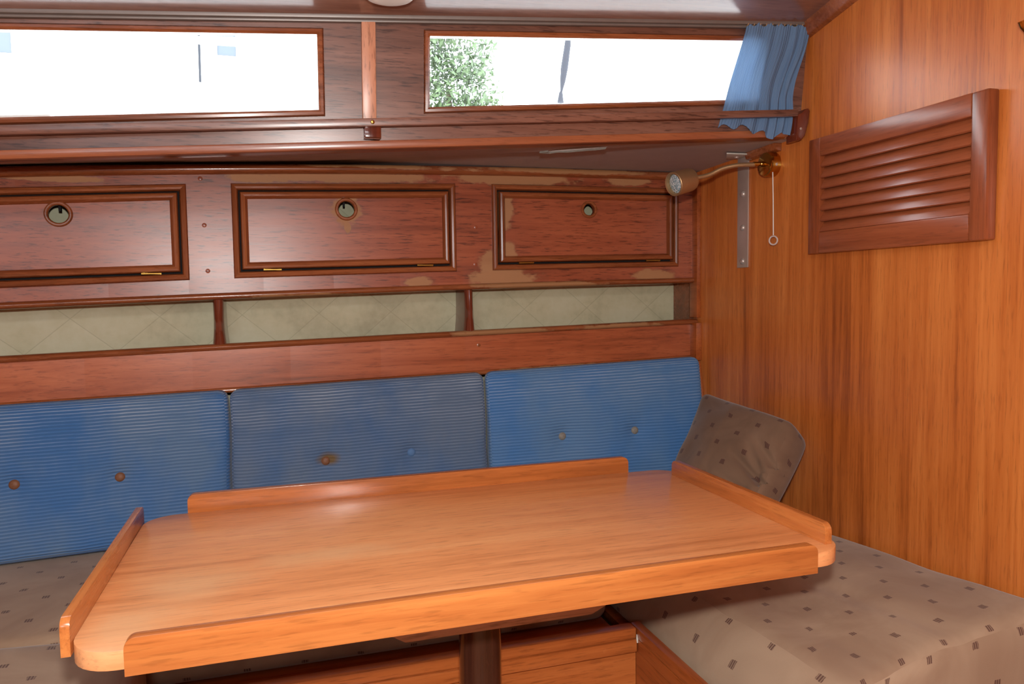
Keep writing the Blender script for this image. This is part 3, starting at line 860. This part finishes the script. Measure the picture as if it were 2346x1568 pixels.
# ------------------------------------------------------------------ backrest cushions
def cushion(x0, x1, mat, buttons, label, seed):
    xm = (x0 + x1) / 2; W = x1 - x0 - 0.004; H = 0.350; T = 0.085
    zt = lambda x: lz(-1.20)(x) + 0.006
    zb = 0.497
    # local frame: u along the hull, v up (leaning back), w towards the cabin
    def pt(u, v, w):
        x = xm + u
        t = (v + H / 2) / H
        z = zb + (zt(x) - zb) * t
        y = yl(x) - 0.105 + 0.055 * t
        nrm = Vector((-0.10, -0.995, 0.0)).normalized()
        return Vector((x, y, z)) + nrm * ((w - T / 2) * (1 - 0.58 * max(0, t)))
    def fn(p):
        u, w, v = p.x, -p.y, p.z
        fu = 1 - (abs(u) / (W / 2)) ** 4; fv = 1 - (abs(v) / (H / 2)) ** 4
        if w > 0:
            w += 0.010 * max(0, fu) * max(0, fv)
            for bx, bz in buttons:
                xb = bx - xm; vb = (bz - zb) / (zt(bx) - zb) * H - H / 2
                du, dv = u - xb, v - vb
                r = math.hypot(du, dv)
                a = math.atan2(dv, du)
                w -= 0.016 * math.exp(-(r / 0.022) ** 2) + 0.007 * math.exp(-(r / 0.06) ** 2)
                w -= 0.0028 * math.exp(-((r - 0.03) / 0.03) ** 2) * (0.5 + 0.5 * math.cos(8 * a + seed))
            w += 0.0025 * noise.noise((u * 7 + seed, v * 6, seed))
        u += 0.003 * noise.noise((seed, v * 9, 2.0)) * (abs(u) / (W / 2))
        return pt(u, v, w)
    g = soft_box(W, T, H, 0.022, (56, 4, 36), fn)
    # uv of front face: u, v metres
    root = empty('backrest_cushion', pt(0, -H / 2, 0), label, 'cushion', 'blue corduroy backrest cushions')
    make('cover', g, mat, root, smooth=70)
    for (bx, bz), bm_ in zip(buttons, BUTTON_MATS[label]):
        xb = bx - xm; vb = (bz - zb) / (zt(bx) - zb) * H - H / 2
        base = fn(Vector((xb, -T / 2, vb)))
        nrm = Vector((-0.02, -0.99, 0.12)).normalized()
        make('button', G().lathe(base - nrm * 0.001, nrm, [(0.0110, 0), (0.0115, 0.003), (0.0095, 0.0062), (0.0055, 0.0080), (0.0, 0.0086)], 18), bm_, root)
    return root
LB = ['faded blue corduroy backrest cushion with two bare rusty buttons', 'greyish blue corduroy backrest cushion with one rust-stained button',
      'bright blue corduroy backrest cushion in the corner beside the bulkhead']
BUTTON_MATS = {LB[0]: ['button_rust', 'button_rust'], LB[1]: ['button_rust', 'button_blue'], LB[2]: ['button_grey', 'button_grey']}
cushion(-0.79, -0.132, 'cord1', [(-0.582, 0.669), (-0.374, 0.663)], LB[0], 1.0)
cushion(-0.132, 0.529, 'cord2', [(0.096, 0.657), (0.318, 0.661)], LB[1], 2.3)
cushion(0.531, 1.186, 'cord3', [(0.746, 0.675), (0.966, 0.679)], LB[2], 4.1)

# ------------------------------------------------------------------ benches
bn = empty('bench_base', (0.0, 1.64, 0.0), 'teak bench base under the long seat behind the table', 'bench')
BX = 0.655; BY = 1.30
BL0 = -0.245
make('front_panel', G().box(BL0, BX + 0.0035, BY + 0.012, BY + 0.028, 0.0, 0.364), 'bench', bn, smooth=0)
make('top_rail', G().box(BL0, BX - 0.001, BY, BY + 0.028, 0.3905, 0.412), 'bench', bn, bevel=0.003)
make('rail_moulding', G().box(BL0, BX - 0.001, BY - 0.004, BY + 0.028, 0.3645, 0.390), 'bench', bn, bevel=0.003)
make('bearer_board', G().box(-1.35, BX - 0.001, 1.435, 1.87, 0.345, 0.363), 'bench', bn, smooth=0)
make('bearer_board', G().box(BL0, BX - 0.001, BY + 0.03, 1.434, 0.345, 0.363), 'bench', bn, smooth=0)
make('wood_plug', G().lathe((0.585, BY - 0.003, 0.377), (0, -1, 0), [(0.005, 0), (0.005, 0.0016), (0, 0.002)], 14), 'bench', bn)
make('sealant_bead', G().tube([(BX - 0.001, BY - 0.005, 0.384), (BX - 0.001, BY - 0.004, 0.391), (BX - 0.001, BY - 0.002, 0.40)], [0.0015, 0.0022, 0.0008], 8), 'sealant', bn)
be = empty('bench_base', (0.93, 1.1, 0.0), 'teak bench base under the seat along the orange bulkhead', 'bench')
make('front_panel', G().box(BX + 0.004, BX + 0.02, 0.88, BY + 0.0118, 0.0, 0.364), 'bench_y', be, smooth=0)
make('top_rail', G().box(BX, BX + 0.020, 0.86, BY + 0.028, 0.3905, 0.412), 'bench_y', be, bevel=0.003)
make('rail_moulding', G().box(BX - 0.0, BX + 0.020, 0.86, BY + 0.028, 0.3645, 0.390), 'bench_y', be, bevel=0.003)
make('end_panel', G().box(BX + 0.021, 1.198, 0.89, 0.905, 0.0, 0.344), 'bench', be, smooth=0)
make('bearer_board', G().box(BX + 0.021, 1.198, 0.88, 1.90, 0.345, 0.363), 'bench', be, smooth=0)
bl = empty('bench_base', (-0.8, 1.0, 0.0), 'teak bench base under the seat left of the table', 'bench')
make('front_panel', G().box(-0.30, -0.28, 0.62, 1.29, 0.0, 0.344), 'bench_y', bl, smooth=0)
make('bearer_board', G().box(XL + 0.01, -0.26, 0.60, 1.433, 0.345, 0.363), 'bench', bl, smooth=0)

# ------------------------------------------------------------------ seat cushions (tan velvet)
def seat(name, label, x0, x1, y0, y1, z0, z1, mat, warp, n=(24, 24, 4), r=0.03):
    sx, sy, sz = x1 - x0, y1 - y0, z1 - z0
    c_ = Vector(((x0 + x1) / 2, (y0 + y1) / 2, (z0 + z1) / 2))
    def fn(p):
        a, b, c = p.x / sx + 0.5, p.y / sy + 0.5, p.z / sz + 0.5
        return warp(c_ + p, a, b, c)
    return make(name, soft_box(sx, sy, sz, r, n, fn), mat, label=label, cat='cushion', origin=(c_.x, c_.y, z0), smooth=70, group='tan dotted seat cushions')
def w_back(p, a, b, c):
    p = p.copy()
    p.z += c * (0.002 * noise.noise((p.x * 4, p.y * 4, 1)) + 0.008 * math.sin(math.pi * min(1, max(0, b))) )
    return p
seat('seat_cushion', 'tan dotted velvet seat cushion below the faded and greyish backrests', -1.35, 0.660, 1.436, 1.935, 0.366, 0.490, 'velvet', w_back, (60, 18, 4))
def w_right(p, a, b, c):
    p = p.copy()
    nr = 1 - b
    lean = (0.020 + 0.105 * max(0, nr) ** 1.2) * c * (1 - a)
    p.x += lean
    p.y += 0.012 * math.sin(a * 5) * (nr > 0.9)
    p.z += c * (0.010 + 0.075 * max(0, nr) ** 1.3 * max(0, a - 0.2) + 0.010 * math.sin(math.pi * a) - 0.020 * (1 - a) * nr)
    p.z += c * (0.005 * noise.noise((p.x * 6, p.y * 5, 3.0)) + 0.002 * noise.noise((p.x * 25, p.y * 14, 3.0)))
    p.x -= (1 - a) * 0.005 * noise.noise((p.y * 16, c * 3, 5.0))
    p.y -= (1 - b) * (1 - c) * 0.02
    d = (p.x - (0.66 + 0.30 * b)) 
    p.z -= 0.004 * math.exp(-((a - 0.25 - 0.3 * nr) / 0.05) ** 2) * c
    return p
seat('seat_cushion', 'tan dotted velvet seat cushion along the orange bulkhead, in front of the brown pillow', 0.678, 1.192, 0.87, 1.84, 0.366, 0.492, 'velvet', w_right, (30, 40, 6), 0.028)
def w_left(p, a, b, c):
    p = p.copy()
    p.z += c * (0.010 * math.sin(math.pi * min(1, max(0, a))) + 0.004 * noise.noise((p.x * 5, p.y * 5, 9)))
    return p
seat('seat_cushion', 'tan dotted velvet seat cushion beside the left end of the table', -1.35, -0.248, 0.62, 1.432, 0.366, 0.490, 'velvet', w_left, (40, 30, 4))

# ------------------------------------------------------------------ brown pillow in the corner
TLc, TRc, BRc, BLc = Vector((1.115, 1.785, 0.789)), Vector((1.150, 1.415, 0.757)), Vector((0.965, 1.350, 0.562)), Vector((0.915, 1.655, 0.575))
PN = ((TRc - TLc).cross(BLc - TLc)).normalized()
if PN.x > 0:
    PN = -PN
def fpil(p):
    a_, b_ = p.x / 0.195, p.z / 0.18
    kr = 0.05 + 0.15 * max(0.0, min(1.0, 0.5 + a_))
    s = 0.5 + 0.5 * a_ * math.sqrt(max(0, 1 - kr * b_ * b_)) * 1.05
    t = 0.5 + 0.5 * b_ * math.sqrt(max(0, 1 - kr * a_ * a_)) * 1.05
    base = (BLc * (1 - s) + BRc * s) * (1 - t) + (TLc * (1 - s) + TRc * s) * t
    fu = max(0, 1 - abs(2 * s - 1) ** 3); fv = max(0, 1 - abs(2 * t - 1) ** 3)
    w = -p.y
    puff = 0.020 * fu * fv
    thin = 1.0 - 0.75 * max(0, 0.45 - s) ** 1.0 * 1.6                  # boxier on the bulkhead end, flatter at the far corner
    w = w * thin + (puff if w > 0 else -0.3 * puff)
    if p.y < 0:
        w += 0.006 * noise.noise((s * 4, t * 4, 2)) 
        # creases running in from the bulkhead side
        for (cs_, ct_, an, le, dp) in ((0.92, 0.36, 2.75, 0.30, 0.022), (0.95, 0.56, 2.45, 0.22, 0.014), (0.84, 0.20, 2.95, 0.26, 0.014), (0.90, 0.46, 2.3, 0.2, 0.010)):
            du, dv = s - cs_, t - ct_
            al = du * math.cos(an) + dv * math.sin(an); ac = -du * math.sin(an) + dv * math.cos(an)
            if -0.08 < al < le:
                w -= dp * math.exp(-(ac / 0.035) ** 2) * (1 - max(0, al) / le)
    # the edges curve in a little between the corners
    base += (TLc - BLc).normalized() * (-0.014 * math.sin(math.pi * s) * max(0, t - 0.5) * 2)
    base += (TRc - TLc).normalized() * (0.010 * math.sin(math.pi * t) * (0.5 - s) * 2)
    return base + PN * w
g = soft_box(0.39, 0.090, 0.36, 0.030, (60, 5, 60), fpil)
make('throw_pillow', g, 'velvet_dark', label='brown dotted velvet pillow leaning in the corner on the bulkhead', cat='pillow', origin=tuple(BLc), smooth=70)

# ------------------------------------------------------------------ table
tb = empty('saloon_table', (0.29, 1.13, 0.0), 'varnished teak saloon table with raised edge strips on a single pedestal', 'table')
TX0, TX1, TY0, TY1, TZ = -0.234, 0.788, 0.872, 1.402, 0.70
def rounded(x0, x1, y0, y1, r, n=8):
    out = []
    for cx_, cy_, a0 in ((x1 - r, y1 - r, 0), (x0 + r, y1 - r, 90), (x0 + r, y0 + r, 180), (x1 - r, y0 + r, 270)):
        for k in range(n + 1):
            a = math.radians(a0 + 90 * k / n)
            out.append((cx_ + r * math.cos(a), cy_ + r * math.sin(a)))
    return out
g = G().plate([(a_, b_, TZ) for a_, b_ in rounded(TX0, TX1, TY0, TY1, 0.052)], [], (0, 0, -0.022))
make('tabletop', g, 'table', tb, bevel=0.0025)
def fiddle(p0, p1, z0, z1, nrm, th, mat, r=0.012):
    """strip standing along p0-p1, rounded upper corners, thickness th along nrm"""
    a, b = Vector((p0[0], p0[1], 0)), Vector((p1[0], p1[1], 0)); d = (b - a); L = d.length; d.normalize()
    outl = [(0, z0), (L, z0)]
    for k in range(7):
        t = math.radians(90 * k / 6); outl.append((L - r + r * math.cos(t), z1 - r + r * math.sin(t)))
    for k in range(7):
        t = math.radians(90 + 90 * k / 6); outl.append((r + r * math.cos(t), z1 - r + r * math.sin(t)))
    g = G().plate([a + d * s + Vector((0, 0, z)) for s, z in outl], [], Vector(nrm) * th)
    return make('fiddle', g, mat, tb, bevel=0.003)
fiddle((-0.169, TY1), (0.688, TY1), 0.679, 0.7325, (0, 1, 0), 0.016, 'fiddle')
fiddle((-0.1725, TY0), (0.7175, TY0), 0.676, 0.718, (0, -1, 0), 0.014, 'fiddle')
fiddle((TX0, 0.905), (TX0, 1.372), 0.686, 0.7290, (-1, 0, 0), 0.010, 'fiddle_y')
fiddle((0.762, 0.897), (0.762, 1.352), 0.7, 0.7310, (1, 0, 0), 0.012, 'fiddle_y')
make('pedestal', G().lathe((0.292, 1.14, 0.0), (0, 0, 1), [(0.07, 0), (0.07, 0.012), (0.04, 0.03), (0.0345, 0.06), (0.0345, 0.60)], 36), 'pedestal', tb)
g = G().plate([(0.125, 1.0, 0.613), (0.150, 1.0, 0.598), (0.430, 1.0, 0.598), (0.462, 1.0, 0.613)], [], (0, 0.28, 0))
make('mounting_plate', g, 'ply', tb, bevel=0.001)
make('bearer', G().box(0.16, 0.42, 1.03, 1.25, 0.613, 0.678), 'bench', tb, bevel=0.003)

# ------------------------------------------------------------------ louvre panel on the bulkhead
lv = empty('louvered_vent', (1.2, 1.22, 1.15), 'mahogany louvred vent panel mounted on the orange bulkhead', 'vent')
LY0, LY1, LZ0, LZ1, LT = 0.997, 1.453, 1.162, 1.422, 0.026
lx = XR - LT
def rail_(z0, z1, y0=1.031, y1=1.417):
    return G().box(lx, XR - 0.001, y0, y1, z0, z1)
make('frame_rail', rail_(1.3805, LZ1), 'louver_y', lv, bevel=0.0025)
make('frame_rail', rail_(LZ0, 1.2095), 'louver_y', lv, bevel=0.0025)
make('frame_stile', G().box(lx, XR - 0.001, LY0, 1.0305, LZ0, LZ1), 'louver_z', lv, bevel=0.004)
make('frame_stile', G().box(lx, XR - 0.001, 1.4175, LY1, LZ0, LZ1), 'louver_z', lv, bevel=0.0025)
make('backing', G().box(XR - 0.004, XR - 0.0005, 1.031, 1.417, 1.2095, 1.3805), 'dark', lv, smooth=0)
NS = 7; pz = (1.3805 - 1.2095) / NS
ms = None
for k in range(NS):
    zc = 1.2095 + pz * (k + 0.5)
    if ms is None:
        g = G()
        q0 = Vector((lx + 0.001, 0, -pz * 0.5 + 0.001)); q1 = Vector((lx + 0.016, 0, pz * 0.5 + 0.003))
        dn = Vector((q1.z - q0.z, 0, -(q1.x - q0.x))).normalized() * 0.005
        pr = [q0, q0 + dn, q1 + dn, q1]
        g.hexa([pr[0] + Vector((0, 1.032, zc)), pr[1] + Vector((0, 1.032, zc)), pr[2] + Vector((0, 1.032, zc)), pr[3] + Vector((0, 1.032, zc)),
                pr[0] + Vector((0, 1.416, zc)), pr[1] + Vector((0, 1.416, zc)), pr[2] + Vector((0, 1.416, zc)), pr[3] + Vector((0, 1.416, zc))])
        ms = make('slat', g, 'louver_y', lv, bevel=0.001)
    else:
        o = ms.copy(); COL.objects.link(o); o.parent = lv; o.location = (0, 0, pz * k)

# ------------------------------------------------------------------ reading lamp
la = empty('reading_lamp', (1.2, 1.617, 1.395), 'brass gooseneck reading lamp with pull cord on the bulkhead', 'lamp')
make('wall_base', G().lathe((1.2, 1.617, 1.395), (-1, 0, 0), [(0.031, 0.0005), (0.031, 0.020), (0.0295, 0.026), (0.026, 0.0285), (0.0, 0.029)], 36), 'brass', la)
make('socket', G().lathe((1.172, 1.617, 1.396), (-1, 0.02, -0.02), [(0.007, 0), (0.007, 0.010), (0.0055, 0.012), (0.0055, 0.030), (0.0, 0.030)], 18), 'brass', la)
neck = []
ctrl = [Vector((1.145, 1.618, 1.394)), Vector((1.10, 1.628, 1.392)), Vector((1.065, 1.64, 1.384)), Vector((1.033, 1.650, 1.369)), Vector((0.992, 1.655, 1.360))]
for i in range(len(ctrl) - 1):
    p0 = ctrl[max(i - 1, 0)]; p1 = ctrl[i]; p2 = ctrl[i + 1]; p3 = ctrl[min(i + 2, len(ctrl) - 1)]
    for k in range(26):
        t = k / 26
        neck.append(0.5 * ((2 * p1) + (p2 - p0) * t + (2 * p0 - 5 * p1 + 4 * p2 - p3) * t * t + (3 * p1 - p0 - 3 * p2 + p3) * t ** 3))
neck.append(ctrl[-1])
make('gooseneck', G().tube(neck, [0.0050 + 0.0008 * (i % 2) for i in range(len(neck))], 12), 'brushed', la, smooth=80)
hd = Vector((-0.080, -0.016, -0.022)).normalized(); hb = Vector((0.992, 1.655, 1.359))
head = make('lamp_head', G().lathe(hb, hd, [(0.006, 0), (0.018, 0.002), (0.0265, 0.006), (0.0285, 0.012), (0.0300, 0.064), (0.0290, 0.0655), (0.0250, 0.0640), (0.0240, 0.052), (0.0, 0.050)], 36), 'brushed', la)
make('bulb', G().lathe(hb + hd * 0.050, hd, [(0.0237, 0), (0.0237, 0.006), (0.017, 0.0085), (0.008, 0.0095), (0.0, 0.010)], 28), 'bulb', head, label='faceted halogen bulb face')
pc_ = make('pull_cord', G().tube([(1.178, 1.590, 1.372), (1.179, 1.5885, 1.30), (1.180, 1.588, 1.216)], 0.0014, 8), 'cord', la)
make('pull_ring', G().torus((1.180, 1.588, 1.203), (1, 0.55, 0.05), 0.0105, 0.0020), 'ring', pc_, label='translucent plastic pull ring')
make('base_screw', G().lathe((1.186, 1.590, 1.392), (-0.3, -1, 0), [(0.005, 0), (0.005, 0.003), (0, 0.005)], 12), 'steel', la)

# ------------------------------------------------------------------ steel angle bracket
ab = empty('angle_bracket', (1.2, 1.742, 1.14), 'flat steel angle bracket screwed to the bulkhead beside the locker', 'bracket')
make('wall_leg', G().box(1.196, 1.1997, 1.718, 1.766, 1.141, 1.4385), 'steel', ab, bevel=0.001)
make('deck_leg', G().plate([(1.118, 1.700, 1.4335), (1.196, 1.700, 1.4345), (1.196, 1.766, 1.4345), (1.160, 1.766, 1.4340)], [], (0, 0, 0.004)), 'sealant', ab, bevel=0.001)
for zz in (1.338, 1.248, 1.158):
    make('screw', G().lathe((1.196, 1.741, zz), (-1, 0, 0), [(0.0085, 0), (0.008, 0.0025), (0.0055, 0.005), (0.0, 0.006)], 18), 'steel', ab)
make('deck_screw', G().lathe((1.172, 1.735, 1.4345), (0, 0, -1), [(0.007, 0), (0.006, 0.003), (0, 0.005)], 14), 'steel', ab)
g = G().rings([[(1.2, y, zdeck(1.2, y) - 0.020), (1.2, y, zdeck(1.2, y) + 0.001), (1.178, y, zdeck(1.178, y) + 0.001), (1.184, y, zdeck(1.184, y) - 0.016)] for y in lin(1.585, 1.712, 3)])
make('trim_8', g, 'moulding', kind='structure', bevel=0.002, label='short cleat between bulkhead and side deck')

# ------------------------------------------------------------------ ceiling lamp, brass hook
lx_, ly_ = 0.208, 1.402
zc_ = zceil(lx_, ly_)
cl = empty('ceiling_lamp', (lx_, ly_, zc_), 'small round white dome lamp on the ceiling', 'lamp')
make('base_ring', G().lathe((lx_, ly_, zc_ + 0.008), (0, 0, -1), [(0.057, 0), (0.057, 0.014), (0.054, 0.017), (0.0, 0.017)], 40), 'track', cl)
make('dome', G().lathe((lx_, ly_, zc_ - 0.008), (0, 0, -1), [(0.053, 0), (0.0535, 0.012), (0.051, 0.021), (0.043, 0.028), (0.025, 0.033), (0.0, 0.0345)], 40), 'whitep', cl)
hk = empty('coat_hook', (1.2, 0.938, 1.500), 'small round brass fitting on the bulkhead above the louvred vent', 'hook')
make('back_plate', G().lathe((1.1999, 0.938, 1.500), (-1, 0, 0), [(0.015, 0), (0.015, 0.003), (0.011, 0.006), (0.0, 0.0065)], 24), 'brushed', hk)
make('knob', G().tube([(1.194, 0.938, 1.500), (1.180, 0.938, 1.498), (1.172, 0.938, 1.504), (1.168, 0.938, 1.512)], [0.0045, 0.004, 0.004, 0.005], 10), 'brass', hk)

# ------------------------------------------------------------------ outside: white house, tree, lines
hs = empty('white_house', (-3.0, 11.0, 0.0), 'overexposed white house seen through the cabin window', 'building')
g = G().box(-14.0, 1.35, 11.0, 17.0, -1.0, 7.5)
make('wall', g, 'house', hs, smooth=0)
g = G().plate([(-14.4, 10.6, 7.3), (1.75, 10.6, 7.3), (1.75, 14.0, 9.6), (-14.4, 14.0, 9.6)], [], (0, 0, 0.15))
make('roof', g, 'track', hs, smooth=0)
for (x0, x1, z0, z1) in ((-3.62, -2.95, 4.00, 5.15), (-0.88, -0.30, 4.17, 5.15), (-6.6, -6.0, 4.0, 5.1)):
    cs = [(x0, 10.99, z0), (x1, 10.99, z0), (x1, 10.99, z1), (x0, 10.99, z1)]
    wf = make('window_frame', G().frame(cs, (0, -1, 0), [(0, 0), (0, 0.05), (0.17, 0.05), (0.17, 0.0)]), 'house', hs, smooth=0)
    make('pane', G().box(x0 + 0.16, x1 - 0.16, 10.965, 10.995, z0 + 0.18, z1 - 0.16), 'housewin', wf, smooth=0)
tr = empty('garden_tree', (1.9, 8.4, 0.0), 'pale sunlit green tree beyond the window by the curtain', 'tree')
tp = [(1.9, 8.4, -0.5), (1.92, 8.4, 1.2), (1.86, 8.42, 2.4), (1.9, 8.4, 3.4)]
make('trunk', G().tube(tp, [0.10, 0.08, 0.06, 0.03], 10), 'bark', tr)
g = G(); rr = random.Random(12)
blobs = [(1.75, 8.3, 3.55, 0.62), (2.05, 8.4, 3.30, 0.50), (1.5, 8.5, 3.25, 0.55), (1.9, 8.3, 2.85, 0.60), (2.2, 8.3, 3.00, 0.36), (1.6, 8.4, 4.1, 0.5), (2.05, 8.4, 3.85, 0.42)]
for k in range(5200):
    bx, by, bz, br_ = blobs[k % len(blobs)]
    d = Vector((rr.gauss(0, 1), rr.gauss(0, 1), rr.gauss(0, 1))).normalized() * br_ * rr.uniform(0.55, 1.0)
    c_ = Vector((bx, by, bz)) + d
    a = Vector((rr.gauss(0, 1), rr.gauss(0, 1), rr.gauss(0, 1))).normalized(); b = a.orthogonal().normalized()
    s_ = rr.uniform(0.03, 0.055)
    g.add([c_ - a * s_, c_ + b * s_ * 0.45, c_ + a * s_, c_ - b * s_ * 0.45], [(0, 1, 2, 3)])
fo = make('foliage', g, 'leaf', tr, smooth=0, weld=False)
fo['kind'] = 'stuff'
make('mooring_line', G().tube([(-0.20, 3.0, 8.0), (-0.255, 3.0, 2.06), (-0.257, 3.0, 1.872)], 0.0045, 8), 'rope', label='thin dark line hanging outside against the white house', cat='rope', origin=(-0.257, 3.0, 1.872))
g = G().tube([(1.70, 3.0, 8.0), (1.200, 3.0, 2.20), (1.196, 3.0, 2.13), (1.180, 3.0, 2.03), (1.172, 3.0, 1.975), (1.166, 3.0, 1.935), (1.163, 3.0, 1.925), (1.161, 3.0, 1.885)],
             [0.006, 0.008, 0.014, 0.016, 0.012, 0.005, 0.008, 0.014], 10)
make('furled_flag', g, 'rope', label='dark furled pennant hanging outside to the right of the tree', cat='flag', origin=(1.161, 3.0, 1.885))
